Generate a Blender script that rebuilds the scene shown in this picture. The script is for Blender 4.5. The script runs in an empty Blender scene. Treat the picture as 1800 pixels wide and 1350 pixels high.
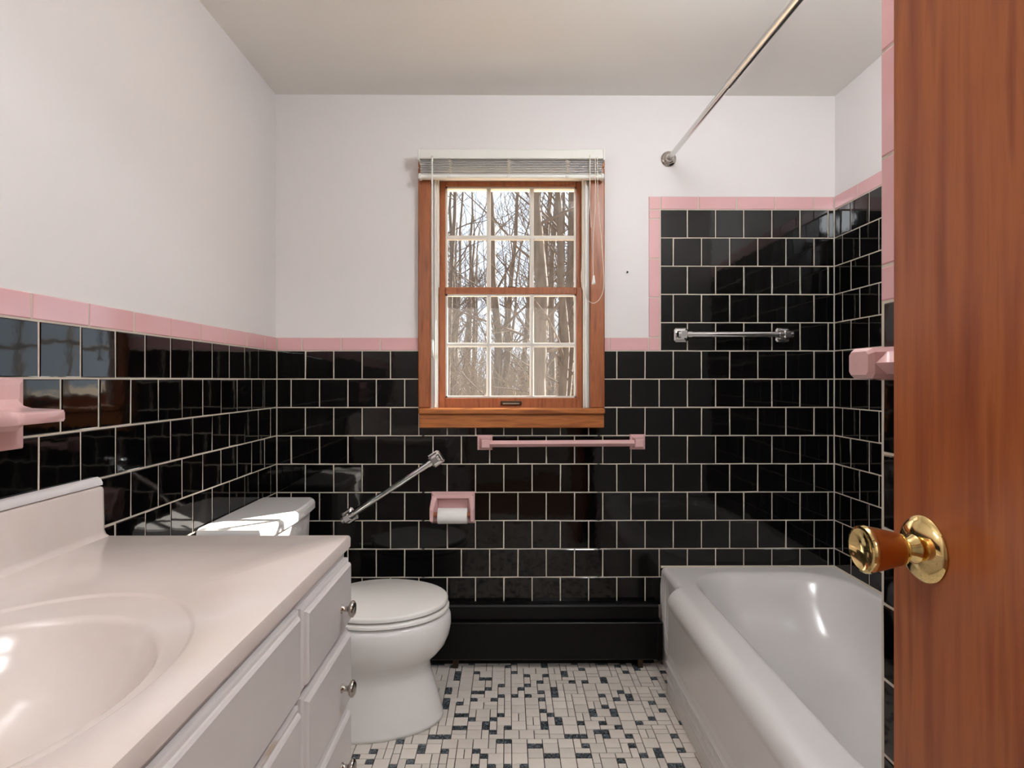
import bpy, bmesh, math, random
from mathutils import Vector, Matrix, Euler
R = math.radians
random.seed(7)
scn = bpy.context.scene
C = scn.collection

# ------------------------------------------------------------------ camera, sky, sun, exposure
cd = bpy.data.cameras.new('camera'); cam = bpy.data.objects.new('camera', cd); C.objects.link(cam)
cam.location = (0, 0, 1.09)
cam.rotation_euler = (R(90), 0, R(-0.35))
cd.sensor_width = 36; cd.lens = 36*1035/1800
cd.shift_y = -7/1800
cd.clip_start = 0.02; cd.clip_end = 300
scn.camera = cam

w = bpy.data.worlds.new('sky'); scn.world = w; w.use_nodes = True
bg = w.node_tree.nodes['Background']
bg.inputs[0].default_value = (0.74, 0.86, 1.0, 1); bg.inputs[1].default_value = 0.58

sd = bpy.data.lights.new('sun', 'SUN'); sun = bpy.data.objects.new('sun', sd); C.objects.link(sun)
sd.energy = 11; sd.angle = R(0.6); sd.color = (1, 0.95, 0.87)
SUN_AZ, SUN_EL = 50, 35        # degrees right of straight ahead, degrees up
_d = Vector((math.sin(R(SUN_AZ))*math.cos(R(SUN_EL)), math.cos(R(SUN_AZ))*math.cos(R(SUN_EL)), math.sin(R(SUN_EL))))
sun.rotation_euler = _d.to_track_quat('Z', 'Y').to_euler()
sun.location = (6, 6, 8)

vs = scn.view_settings
vs.view_transform = 'Standard'; vs.look = 'None'; vs.gamma = 1; vs.exposure = 1.65
vs.use_curve_mapping = False
VANITY_FILL = 5.5  # glow of the added light bar on the left wall
GLOBE_FILL = 25.5  # glow of the added ceiling globe
HALL_FILL = 52.0  # glow of the added lamp in the hall

# ------------------------------------------------------------------ materials
def rgb(r, g, b):
    f = lambda c: (c/255/12.92) if c/255 <= 0.04045 else ((c/255+0.055)/1.055)**2.4
    return (f(r), f(g), f(b), 1)
M = {}
def mat(name, col, rough=0.5, metal=0.0, spec=0.5, bump=0.0, bscale=40, bdetail=2, var=None, vscale=8, coat=0.0, stretch=None, ior=None):
    m = bpy.data.materials.new(name); m.use_nodes = True
    nt = m.node_tree; b = nt.nodes['Principled BSDF']
    b.inputs['Base Color'].default_value = col
    b.inputs['Roughness'].default_value = rough
    b.inputs['Metallic'].default_value = metal
    b.inputs['Specular IOR Level'].default_value = spec
    if ior: b.inputs['IOR'].default_value = ior
    if coat: b.inputs['Coat Weight'].default_value = coat; b.inputs['Coat Roughness'].default_value = 0.08
    tc = nt.nodes.new('ShaderNodeTexCoord'); vec = tc.outputs['Object']
    if stretch:
        mp = nt.nodes.new('ShaderNodeMapping'); mp.inputs['Scale'].default_value = stretch
        nt.links.new(vec, mp.inputs['Vector']); vec = mp.outputs['Vector']
    if var:
        n = nt.nodes.new('ShaderNodeTexNoise'); n.inputs['Scale'].default_value = vscale; n.inputs['Detail'].default_value = 4
        nt.links.new(vec, n.inputs['Vector'])
        r = nt.nodes.new('ShaderNodeValToRGB')
        cs = [col] + list(var)
        el = r.color_ramp.elements
        while len(el) < len(cs): el.new(0.5)
        for i, c in enumerate(cs):
            el[i].position = 0.3 + 0.4*i/(len(cs)-1); el[i].color = c
        nt.links.new(n.outputs['Fac'], r.inputs['Fac']); nt.links.new(r.outputs['Color'], b.inputs['Base Color'])
    if bump:
        n2 = nt.nodes.new('ShaderNodeTexNoise'); n2.inputs['Scale'].default_value = bscale; n2.inputs['Detail'].default_value = bdetail
        nt.links.new(vec, n2.inputs['Vector'])
        bp = nt.nodes.new('ShaderNodeBump'); bp.inputs['Strength'].default_value = bump; bp.inputs['Distance'].default_value = 0.002
        nt.links.new(n2.outputs['Fac'], bp.inputs['Height']); nt.links.new(bp.outputs['Normal'], b.inputs['Normal'])
    M[name] = m
    return m

mat('paint', rgb(229, 224, 222), 0.55, bump=0.12, bscale=60)
mat('ceiling_paint', rgb(234, 230, 224), 0.7, bump=0.15, bscale=50)
mat('grout', rgb(205, 194, 178), 0.85, bump=0.2, bscale=300)
mat('floor_grout', rgb(66, 55, 47), 0.9)
mat('black_tile', rgb(8, 7, 7), 0.05, spec=0.42, bump=0.10, bscale=28, bdetail=1.5)
mat('pink_tile', rgb(221, 171, 173), 0.12, spec=0.5, bump=0.1, bscale=40, var=[rgb(226, 179, 180)], vscale=5)
mat('pink_ceramic', rgb(216, 172, 170), 0.15, spec=0.5, bump=0.12, bscale=60, var=[rgb(222, 180, 178)], vscale=12)
mat('white_mosaic', rgb(230, 219, 209), 0.35, bump=0.15, bscale=150, var=[rgb(236, 227, 218)], vscale=20)
mat('porcelain', rgb(234, 231, 228), 0.07, spec=0.5)
mat('tub_enamel', rgb(226, 222, 220), 0.16, spec=0.5)
mat('seat_plastic', rgb(236, 233, 228), 0.2)
mat('marble', rgb(220, 205, 195), 0.16, spec=0.5, var=[rgb(226, 214, 207), rgb(217, 202, 193)], vscale=3)
mat('cabinet_paint', rgb(214, 206, 204), 0.28, bump=0.06, bscale=50, var=[rgb(218, 211, 208)], vscale=6)
mat('chipped_paint', rgb(208, 200, 198), 0.4, var=[rgb(208, 200, 198), rgb(175, 150, 120)], vscale=14, bump=0.3, bscale=60)
mat('chrome', (0.78, 0.78, 0.78, 1), 0.08, 1.0)
mat('old_chrome', (0.70, 0.69, 0.67, 1), 0.22, 1.0)
mat('nickel', (0.50, 0.46, 0.42, 1), 0.2, 1.0)
mat('brass', (0.86, 0.66, 0.30, 1), 0.1, 1.0)
mat('copper', (0.60, 0.27, 0.08, 1), 0.3, 1.0)
mat('bronze', rgb(70, 55, 42), 0.4, 0.8)
mat('black_enamel', rgb(9, 8, 8), 0.3, spec=0.22, bump=0.05, bscale=80)
mat('vinyl', rgb(226, 224, 218), 0.4)
mat('muntin_white', rgb(218, 214, 206), 0.45)
mat('blind_white', rgb(228, 226, 218), 0.4)
mat('blind_slat', rgb(214, 211, 208), 0.35)
mat('cord', rgb(226, 215, 198), 0.8)
mat('paper', rgb(236, 232, 228), 0.9, bump=0.2, bscale=200)
mat('casing_wood', rgb(142, 82, 48), 0.38, var=[rgb(168, 98, 58), rgb(128, 70, 40)], vscale=5, stretch=(14, 14, 1.2), bump=0.1, bscale=8)
mat('rail_wood', rgb(148, 86, 46), 0.36, var=[rgb(182, 110, 56), rgb(134, 74, 38)], vscale=5, stretch=(1.2, 14, 14), bump=0.1, bscale=8)
mat('door_wood', rgb(146, 74, 38), 0.3, spec=0.5, var=[rgb(178, 101, 54), rgb(162, 87, 48), rgb(142, 71, 37)], vscale=4.0, stretch=(9, 9, 0.7), bump=0.06, bscale=14)
mat('dark_wood', rgb(105, 66, 40), 0.4, var=[rgb(125, 80, 48)], vscale=3, stretch=(10, 1, 10))
mat('caulk', rgb(222, 216, 214), 0.35)
mat('bark', rgb(80, 70, 62), 0.95, var=[rgb(106, 94, 83)], vscale=2, stretch=(6, 6, 1), bump=0.4, bscale=6)
mat('twig', rgb(88, 75, 66), 0.95)
mat('brush', rgb(124, 109, 92), 0.95)
mat('leaf_litter', rgb(150, 124, 96), 0.95, var=[rgb(172, 148, 118)], vscale=2)
mat('hall_paint', rgb(190, 184, 176), 0.6)
mat('dark_hole', rgb(20, 18, 16), 0.8)

# speckled dark mosaic
m = mat('speckled_mosaic', rgb(40, 48, 55), 0.3)
nt = m.node_tree; b = nt.nodes['Principled BSDF']
tc = nt.nodes.new('ShaderNodeTexCoord'); oi = nt.nodes.new('ShaderNodeObjectInfo')
ad = nt.nodes.new('ShaderNodeVectorMath'); ad.operation = 'ADD'
nt.links.new(tc.outputs['Object'], ad.inputs[0]); nt.links.new(oi.outputs['Location'], ad.inputs[1])
n = nt.nodes.new('ShaderNodeTexNoise'); n.inputs['Scale'].default_value = 150; n.inputs['Detail'].default_value = 3; n.inputs['Distortion'].default_value = 1.5
nt.links.new(ad.outputs[0], n.inputs['Vector'])
r = nt.nodes.new('ShaderNodeValToRGB'); el = r.color_ramp.elements
el[0].position = 0.40; el[0].color = rgb(24, 24, 26); el[1].position = 0.66; el[1].color = rgb(152, 162, 170)
e = el.new(0.52); e.color = rgb(66, 75, 82)
nt.links.new(n.outputs['Fac'], r.inputs['Fac']); nt.links.new(r.outputs['Color'], b.inputs['Base Color'])

# per-piece tint for the mosaic
nt = M['white_mosaic'].node_tree; b = nt.nodes['Principled BSDF']
oi = nt.nodes.new('ShaderNodeObjectInfo'); mr = nt.nodes.new('ShaderNodeMapRange'); mr.inputs[3].default_value = 0.9; mr.inputs[4].default_value = 1.05
nt.links.new(oi.outputs['Random'], mr.inputs[0])
mx = nt.nodes.new('ShaderNodeVectorMath'); mx.operation = 'SCALE'
src = b.inputs['Base Color'].links[0].from_socket
nt.links.new(src, mx.inputs[0]); nt.links.new(mr.outputs[0], mx.inputs['Scale']); nt.links.new(mx.outputs[0], b.inputs['Base Color'])

# window glass with a thin film of dust
m = bpy.data.materials.new('pane_glass'); m.use_nodes = True; M['pane_glass'] = m
nt = m.node_tree; nt.nodes.clear()
out = nt.nodes.new('ShaderNodeOutputMaterial'); tr = nt.nodes.new('ShaderNodeBsdfTransparent'); tr.inputs[0].default_value = (0.97, 0.98, 0.98, 1)
gl = nt.nodes.new('ShaderNodeBsdfGlossy'); gl.inputs['Roughness'].default_value = 0.02
df = nt.nodes.new('ShaderNodeBsdfTranslucent'); df.inputs[0].default_value = (0.85, 0.82, 0.78, 1)
m1 = nt.nodes.new('ShaderNodeMixShader'); m1.inputs[0].default_value = 0.03
m2 = nt.nodes.new('ShaderNodeMixShader'); m2.inputs[0].default_value = 0.022
nt.links.new(tr.outputs[0], m1.inputs[1]); nt.links.new(gl.outputs[0], m1.inputs[2])
nt.links.new(m1.outputs[0], m2.inputs[1]); nt.links.new(df.outputs[0], m2.inputs[2]); nt.links.new(m2.outputs[0], out.inputs[0])

def emit(name, col, s):
    m = bpy.data.materials.new(name); m.use_nodes = True; M[name] = m
    b = m.node_tree.nodes['Principled BSDF']; b.inputs['Base Color'].default_value = col
    b.inputs['Emission Color'].default_value = col; b.inputs['Emission Strength'].default_value = s
emit('vanity_fill_glow', (0.97, 0.98, 1.0, 1), VANITY_FILL)
emit('globe_fill_glow', (0.92, 0.965, 1.0, 1), GLOBE_FILL)
emit('hall_fill_glow', (0.93, 0.97, 1.0, 1), HALL_FILL)

# ------------------------------------------------------------------ helpers
def link(o, parent=None):
    C.objects.link(o)
    if parent: o.parent = parent
    return o
def world_off(parent):
    v = Vector((0, 0, 0)); p = parent
    while p: v += p.location; p = p.parent
    return v
def finish(name, bm, material, parent=None, smooth=False, recalc=True):
    """bm is in world coordinates; a child keeps its world place"""
    if recalc: bmesh.ops.recalc_face_normals(bm, faces=bm.faces)
    me = bpy.data.meshes.new(name)
    lo = [min(v.co[i] for v in bm.verts) for i in range(3)]; hi = [max(v.co[i] for v in bm.verts) for i in range(3)]
    ctr = Vector(((lo[0]+hi[0])/2, (lo[1]+hi[1])/2, lo[2]))
    for v in bm.verts: v.co -= ctr
    if smooth:
        for f in bm.faces: f.smooth = True
    bm.to_mesh(me); bm.free()
    me.materials.append(M[material])
    if smooth == 'angle':
        me.set_sharp_from_angle(angle=R(40))
    o = bpy.data.objects.new(name, me); link(o, parent)
    o.location = ctr - (world_off(parent) if parent else Vector())
    return o
def box(bm, x0, x1, y0, y1, z0, z1, bev=0, seg=2):
    mtx = Matrix.Translation(((x0+x1)/2, (y0+y1)/2, (z0+z1)/2)) @ Matrix.Diagonal((abs(x1-x0), abs(y1-y0), abs(z1-z0), 1))
    vs_ = bmesh.ops.create_cube(bm, size=1, matrix=mtx)['verts']
    if bev:
        es = list({e for v in vs_ for e in v.link_edges})
        bmesh.ops.bevel(bm, geom=es, offset=bev, segments=seg, affect='EDGES', profile=0.5)
    return bm
def NB(): return bmesh.new()
def lathe(bm, prof, mtx=Matrix.Identity(4), n=32):
    rings = []
    for (r_, z_) in prof:
        if r_ < 1e-6: rings.append([bm.verts.new(mtx @ Vector((0, 0, z_)))])
        else: rings.append([bm.verts.new(mtx @ Vector((r_*math.cos(2*math.pi*k/n), r_*math.sin(2*math.pi*k/n), z_))) for k in range(n)])
    for a, b_ in zip(rings, rings[1:]):
        for k in range(n):
            k2 = (k+1) % n
            q = [a[k % len(a)], a[k2 % len(a)], b_[k2 % len(b_)], b_[k % len(b_)]]
            u = []
            for v in q:
                if v not in u: u.append(v)
            if len(u) > 2: bm.faces.new(u)
    return bm
def loft(bm, rings, cap0=True, cap1=True, closed=True):
    vr = [[bm.verts.new(p) for p in r_] for r_ in rings]
    n = len(vr[0])
    for a, b_ in zip(vr, vr[1:]):
        for k in range(n if closed else n-1):
            bm.faces.new((a[k], a[(k+1) % n], b_[(k+1) % n], b_[k]))
    if cap0: bm.faces.new(vr[0])
    if cap1: bm.faces.new(vr[-1])
    return bm
def tube(bm, pts, rad, n=8, caps=True):
    pts = [Vector(p) for p in pts]
    rr = rad if isinstance(rad, (list, tuple)) else [rad]*len(pts)
    rings = []; up = None
    for i, p in enumerate(pts):
        t = (pts[min(i+1, len(pts)-1)] - pts[max(i-1, 0)]).normalized()
        if up is None:
            up = Vector((0, 0, 1)) if abs(t.z) < 0.9 else Vector((1, 0, 0))
        s = t.cross(up).normalized(); up = s.cross(t).normalized()
        rings.append([p + (s*math.cos(2*math.pi*k/n) + up*math.sin(2*math.pi*k/n))*rr[i] for k in range(n)])
    return loft(bm, rings, caps, caps)
def tag(o, label, cat, group=None, kind=None):
    o['label'] = label; o['category'] = cat
    if group: o['group'] = group
    if kind: o['kind'] = kind
    return o
def empty(name, loc):
    o = bpy.data.objects.new(name, None); o.location = loc; o.empty_display_size = 0.1; C.objects.link(o); return o
def axis_m(origin, direction):
    return Matrix.Translation(origin) @ Vector(direction).to_track_quat('Z', 'Y').to_matrix().to_4x4()

# ------------------------------------------------------------------ room dimensions (metres)
XL, XR, YB, ZC = -0.895, 1.266, 2.28, 2.196      # tile faces / ceiling
XP, YP = 0.545, 0.860                            # entry wall beside the tub
YF = -0.10                                       # wall with the doorway
TP = 0.1096                                      # tile pitch
ZR = 1.0935                                      # a row line at eye height
T = 0.006                                        # tile face in front of the paint
ZB = ZR + TP                                     # bottom of pink trim
ZPT = ZB + 0.0525
ZA = ZR + 6*TP                                   # top of black tile in the tub alcove
ZAT = ZA + 0.0525

# floor slab and ceiling
bm = box(NB(), XL-0.15, XR+0.15, -0.1, YB+0.12, -0.1, -0.004)
floor = tag(finish('floor', bm, 'floor_grout'), 'mosaic tiled bathroom floor of white and speckled dark pieces', 'floor', kind='structure')
bm = box(NB(), XL-0.15, XR+0.15, -0.22, YB+0.12, ZC, ZC+0.1)
ceiling = tag(finish('ceiling', bm, 'ceiling_paint'), 'plain off-white painted bathroom ceiling', 'ceiling', kind='structure')

# back wall with the window opening
WX0, WX1, WZ0, WZ1 = -0.315, 0.335, 0.955, 1.925
y0, y1 = YB+T, YB+0.12
bm = NB()
box(bm, XL-0.15, WX0, y0, y1, -0.1, ZC); box(bm, WX1, XR+0.15, y0, y1, -0.1, ZC)
box(bm, WX0, WX1, y0, y1, -0.1, WZ0); box(bm, WX0, WX1, y0, y1, WZ1, ZC)
wall_back = tag(finish('wall_back', bm, 'paint'), 'far wall with the window, white paint above black tile', 'wall', kind='structure')
bm = box(NB(), XL-0.15, XL-T, -0.1, YB+T, -0.1, ZC)
wall_left = tag(finish('wall_left', bm, 'paint'), 'left wall behind the vanity, white paint above pink and black tile', 'wall', kind='structure')
bm = box(NB(), XR+T, XR+0.15, 0.6, YB+T, -0.1, ZC)
wall_right = tag(finish('wall_right', bm, 'paint'), 'right wall along the bathtub, white paint above pink and black tile', 'wall', kind='structure')
bm = box(NB(), XP+T, XR+T, -0.1, YP-T, -0.1, ZC)
wall_entry = tag(finish('wall_entry', bm, 'paint'), 'short wall at the near end of the bathtub behind the open door', 'wall', kind='structure')
DX0, DX1, DZ = -0.30, 0.512, 2.05
bm = NB()
box(bm, XL-0.15, DX0, YF-0.12, YF, -0.1, ZC); box(bm, DX1, XR, YF-0.12, YF, -0.1, ZC); box(bm, DX0, DX1, YF-0.12, YF, DZ, ZC)
tag(finish('wall_front', bm, 'paint'), 'wall with the doorway the picture is taken from', 'wall', kind='structure')

# grout beds
def grout(parent, *bxs):
    bm = NB()
    for b_ in bxs: box(bm, *b_)
    return finish('grout', bm, 'grout', parent)
g0 = 0.0016
grout(wall_back, (XL-T, WX0-0.01, YB+g0, YB+T+0.002, 0, ZPT-0.002), (WX1+0.01, XR, YB+g0, YB+T+0.002, 0, ZPT-0.002), (WX0-0.02, WX1+0.02, YB+g0, YB+T+0.002, 0, WZ0-0.01),
      (0.546, XR, YB+g0, YB+T+0.002, ZPT-0.002, ZAT-0.002))
grout(wall_left, (XL-T-0.002, XL-g0, -0.1, YB, 0, ZPT-0.002))
grout(wall_right, (XR+g0, XR+T+0.002, YP, YB, 0.3, ZAT-0.002))
grout(wall_entry, (XP+g0, XP+T+0.002, -0.1, YP-0.001, 0, ZPT-0.002), (XP+g0, XP+T+0.002, YP-0.05, YP-0.001, ZPT-0.002, ZAT))

# tiles ------------------------------------------------------------
_cache = {}
def tile_mesh(w_, h_, material, depth=0.0055, ch=0.0018):
    key = (round(w_, 4), round(h_, 4), material)
    if key in _cache: return _cache[key]
    bm = NB()
    a, b_ = w_/2, h_/2
    def ring(i, y): return [bm.verts.new((sx*(a-i), y, sz*(b_-i))) for sx, sz in ((-1, -1), (1, -1), (1, 1), (-1, 1))]
    r0, r1, r2 = ring(0, depth), ring(0, ch*0.7), ring(ch, 0)
    for p, q in ((r0, r1), (r1, r2)):
        for k in range(4): bm.faces.new((p[k], p[(k+1) % 4], q[(k+1) % 4], q[k]))
    bm.faces.new(r2)
    bmesh.ops.recalc_face_normals(bm, faces=bm.faces)
    for f in bm.faces: f.normal_update()
    # face out towards -y
    if sum(f.normal.y for f in bm.faces if len(f.verts) == 4 and abs(f.normal.y) > 0.99) > 0:
        bmesh.ops.reverse_faces(bm, faces=bm.faces)
    me = bpy.data.meshes.new('tile'); bm.to_mesh(me); bm.free(); me.materials.append(M[material])
    _cache[key] = me
    return me
GAP = 0.0042
def tile(parent, side, u0, u1, z0, z1, material='black_tile', name='tile', jit=0.35):
    if u1-u0 < 0.008 or z1-z0 < 0.008: return
    me = tile_mesh(u1-u0-GAP, z1-z0-GAP, material)
    o = bpy.data.objects.new(name, me); link(o, parent)
    uc, zc = (u0+u1)/2, (z0+z1)/2
    j = lambda: R(random.gauss(0, jit))
    if side == 'back': loc, rz = (uc, YB, zc), 0
    elif side == 'left': loc, rz = (XL, uc, zc), R(90)
    elif side == 'right': loc, rz = (XR, uc, zc), R(-90)
    elif side == 'entry': loc, rz = (XP, uc, zc), R(-90)
    o.location = Vector(loc) - parent.location
    o.rotation_euler = (j(), 0, rz + j())
    return o
ROWS = [(ZB-(k+1)*TP, ZB-k*TP, k) for k in range(-5, 11)]
XA = -0.785
def joints(base, lo, hi):
    k = math.floor((lo-base)/TP); v = [lo]
    x = base + (k+1)*TP
    while x < hi-0.004:
        if x-lo > 0.006: v.append(x)
        x += TP
    v.append(hi); return v
CX0, CX1 = -0.346, 0.370                        # outer edges of the window casing
for z0, z1, k in ROWS:
    base = XA if k % 2 == 0 else XA + TP/2
    if k < 0: spans = [(0.590, XR)]
    elif k in (0, 1): spans = [(XL, CX0), (CX1, 0.590 if k == -1 else XR)]
    else: spans = [(XL, XR)]
    if k >= 8: spans = [(XL, 0.60)]
    if z1 < 0.05: continue
    z0c = max(z0, 0.0)
    if k > 8: continue                            # hidden behind the heater
    for a, b_ in spans:
        v = joints(base, a, b_)
        for p, q in zip(v, v[1:]): tile(wall_back, 'back', p, q, z0c, z1)
# left wall (only what stands above and beyond the vanity)
for z0, z1, k in ROWS:
    if k < 0 or z1 < 0.2: continue
    base = YB - (TP/2 if k % 2 == 0 else 0)
    lo = 0.05 if k <= 3 else 1.20
    v = joints(base, lo, YB)
    for p, q in zip(v, v[1:]): tile(wall_left, 'left', p, q, max(z0, 0), z1, jit=0.45)
for z0, z1, k in ROWS:
    if z1 < 0.36: continue
    base = YB - (TP/2 if k % 2 == 0 else 0)
    v = joints(base, YP, YB)
    for p, q in zip(v, v[1:]): tile(wall_right, 'right', p, q, max(z0, 0.34), z1)
for z0, z1, k in ROWS:
    if k < 0: continue
    v = [YP-0.005, YP-0.054 if k % 2 else YP-TP]
    while v[-1] > 0.05: v.append(v[-1]-TP)
    for q, p in zip(v, v[1:]): tile(wall_entry, 'entry', p, q, max(z0, 0), z1)
# pink trim: left wall, back wall, alcove, entry wall
y = 1.112; js = []
while y > 0.05: y -= 0.1515
v = [y]
while v[-1] < YB-0.16: v.append(v[-1]+0.1515)
if YB - v[-1] < 0.03: v.pop()
v.append(YB)
for p, q in zip(v, v[1:]): tile(wall_left, 'left', p, q, ZB, ZPT, 'pink_tile', 'trim_tile', 0.4)
for p, q in zip([XL, -0.7975, -0.646, -0.4945], [-0.7975, -0.646, -0.4945, CX0]): tile(wall_back, 'back', p, q, ZB, ZPT, 'pink_tile', 'trim_tile')
for p, q in ((CX1, 0.392), (0.392, 0.5435)): tile(wall_back, 'back', p, q, ZB, ZPT, 'pink_tile', 'trim_tile')
zz = [ZB, ZPT, 1.410, 1.561, 1.715, ZA]
for p, q in zip(zz, zz[1:]): tile(wall_back, 'back', 0.5435, 0.590, p, q, 'pink_tile', 'trim_tile')
xx = [0.5435, 0.590, 0.738, 0.886, 1.0366, 1.186, XR]
for p, q in zip(xx, xx[1:]): tile(wall_back, 'back', p, q, ZA, ZAT, 'pink_tile', 'trim_tile')
yy = [YP]
while yy[-1] < YB-0.16: yy.append(yy[-1]+0.1515)
yy = [YB - (i*0.1515) for i in range(9, -1, -1)]; yy = [YP]+yy
for p, q in zip(yy, yy[1:]): tile(wall_right, 'right', p, q, ZA, ZAT, 'pink_tile', 'trim_tile')
yy = [YP-0.1515*i for i in range(0, 6)]
for q, p in zip(yy, yy[1:]): tile(wall_entry, 'entry', p, q, ZB, ZPT, 'pink_tile', 'trim_tile')
zz = [ZPT, 1.413, 1.568, 1.72, ZAT]
for p, q in zip(zz, zz[1:]): tile(wall_entry, 'entry', YP-0.05, YP, p, q, 'pink_tile', 'trim_tile')

# ------------------------------------------------------------------ mosaic floor
CELL = 0.0232
NX, NY = int((0.60-XL)/CELL)+1, int((YB-(-0.09))/CELL)
grid = [[None]*NX for _ in range(NY)]
pieces = []
rnd = random.Random(21)
for j in range(NY):
    for i in range(NX):
        if grid[j][i] is not None: continue
        def free(w_, h_): return i+w_ <= NX and j+h_ <= NY and all(grid[j+b_][i+a] is None for a in range(w_) for b_ in range(h_))
        opts = []
        if free(2, 2): opts.append(((2, 2), 0.58))
        if free(2, 1): opts.append(((2, 1), 0.29))
        if free(1, 2): opts.append(((1, 2), 0.31))
        nd = (i > 0 and grid[j][i-1] == (1, 1)) + (j > 0 and grid[j-1][i] == (1, 1))
        opts.append(((1, 1), (0.56, 0.20, 0.01)[nd]))
        t = rnd.random()*sum(o[1] for o in opts)
        for s, pr in opts:
            t -= pr
            if t <= 0: break
        for a in range(s[0]):
            for b_ in range(s[1]): grid[j+b_][i+a] = s
        pieces.append((i, j, s))
FG = 0.0021
def mosaic_mesh(s):
    bm = NB(); a, b_ = (s[0]*CELL-FG)/2, (s[1]*CELL-FG)/2
    r0 = [bm.verts.new((sx*a, sy*b_, -0.005)) for sx, sy in ((-1, -1), (1, -1), (1, 1), (-1, 1))]
    r1 = [bm.verts.new((sx*(a-0.0004), sy*(b_-0.0004), 0)) for sx, sy in ((-1, -1), (1, -1), (1, 1), (-1, 1))]
    for k in range(4): bm.faces.new((r0[k], r0[(k+1) % 4], r1[(k+1) % 4], r1[k]))
    bm.faces.new(r1)
    me = bpy.data.meshes.new('mosaic_tile'); bm.to_mesh(me); bm.free()
    me.materials.append(M['speckled_mosaic' if s == (1, 1) else 'white_mosaic']); return me
mm = {s: mosaic_mesh(s) for s in ((2, 2), (2, 1), (1, 2), (1, 1))}
cand = []
for (i, j, s) in pieces:
    x = XL + (i+s[0]/2)*CELL; y = -0.09 + (j+s[1]/2)*CELL
    left = -0.335/1.27*y if y < 1.7 else -0.43
    vis = 1.665 < y < 2.20 and left < x and x < 0.57
    if vis and ((x+0.42)/0.21)**2 + ((y-1.92)/0.16)**2 < 1: vis = False
    if vis and x/y < -0.245 : vis = False
    if vis and -0.7 < x < -0.20 and y > 1.92: vis = False
    cand.append((y if vis else 99, x, y, s, i, j))
cand.sort(key=lambda c: c[0])
restw, restd = NB(), NB()
for n_, (key, x, y, s, i, j) in enumerate(cand):
    if n_ < 300 and key < 90:
        o = bpy.data.objects.new('mosaic_tile', mm[s]); link(o, floor)
        o.location = Vector((x, y, 0)) - floor.location
    else:
        bm = restd if s == (1, 1) else restw
        a, b_ = (s[0]*CELL-FG)/2, (s[1]*CELL-FG)/2
        r0 = [bm.verts.new((x+sx*a, y+sy*b_, -0.005)) for sx, sy in ((-1, -1), (1, -1), (1, 1), (-1, 1))]
        r1 = [bm.verts.new((x+sx*(a-0.0004), y+sy*(b_-0.0004), 0)) for sx, sy in ((-1, -1), (1, -1), (1, 1), (-1, 1))]
        for k in range(4): bm.faces.new((r0[k], r0[(k+1) % 4], r1[(k+1) % 4], r1[k]))
        bm.faces.new(r1)
o = finish('white_mosaic_field', restw, 'white_mosaic', floor); o['kind'] = 'stuff'
o = finish('dark_mosaic_field', restd, 'speckled_mosaic', floor); o['kind'] = 'stuff'

# ------------------------------------------------------------------ window
win = tag(empty('window_1', (0.012, YB, 0.955)), 'double-hung window with brown wood casing and white muntins', 'window', kind='structure')
def part(name, material, parent, *bxs, bev=0.002, smooth=False):
    bm = NB()
    for b_ in bxs: box(bm, *b_, bev=bev, seg=1)
    return finish(name, bm, material, parent, smooth)
part('casing_side', 'casing_wood', win, (CX0, -0.298, 2.257, YB+T, 0.982, 1.905), bev=0.004)
part('casing_side', 'casing_wood', win, (0.313, CX1, 2.257, YB+T, 0.982, 1.905), bev=0.004)
part('casing_head', 'rail_wood', win, (CX0, CX1, 2.257, YB+T, 1.905, 1.948), bev=0.004)
part('stool', 'rail_wood', win, (CX0+0.004, CX1-0.002, 2.232, 2.312, 0.960, 0.982), bev=0.005)
part('stool_apron', 'rail_wood', win, (CX0+0.006, CX1-0.004, 2.246, YB-0.0005, 0.907, 0.960), bev=0.003)
for sx in (-1, 1):       # white jamb tracks
    x0, x1 = (-0.315, -0.2724) if sx < 0 else (0.2898, 0.335)
    j = part('jamb_track', 'vinyl', win, (x0, x1, YB-0.003, 2.40, 0.975, 1.905))
    xi = -0.2724 if sx < 0 else 0.2898
    part('track_rib', 'vinyl', j, (xi-0.012, xi-0.006, 2.262, YB-0.003, 0.985, 1.9), bev=0.001) if sx < 0 else part('track_rib', 'vinyl', j, (xi+0.006, xi+0.012, 2.262, YB-0.003, 0.985, 1.9), bev=0.001)
part('head_jamb', 'vinyl', win, (-0.315, 0.335, 2.27, 2.40, 1.878, 1.925))
part('outer_sill', 'vinyl', win, (-0.315, 0.335, 2.312, 2.44, 0.955, 0.978))
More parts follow.
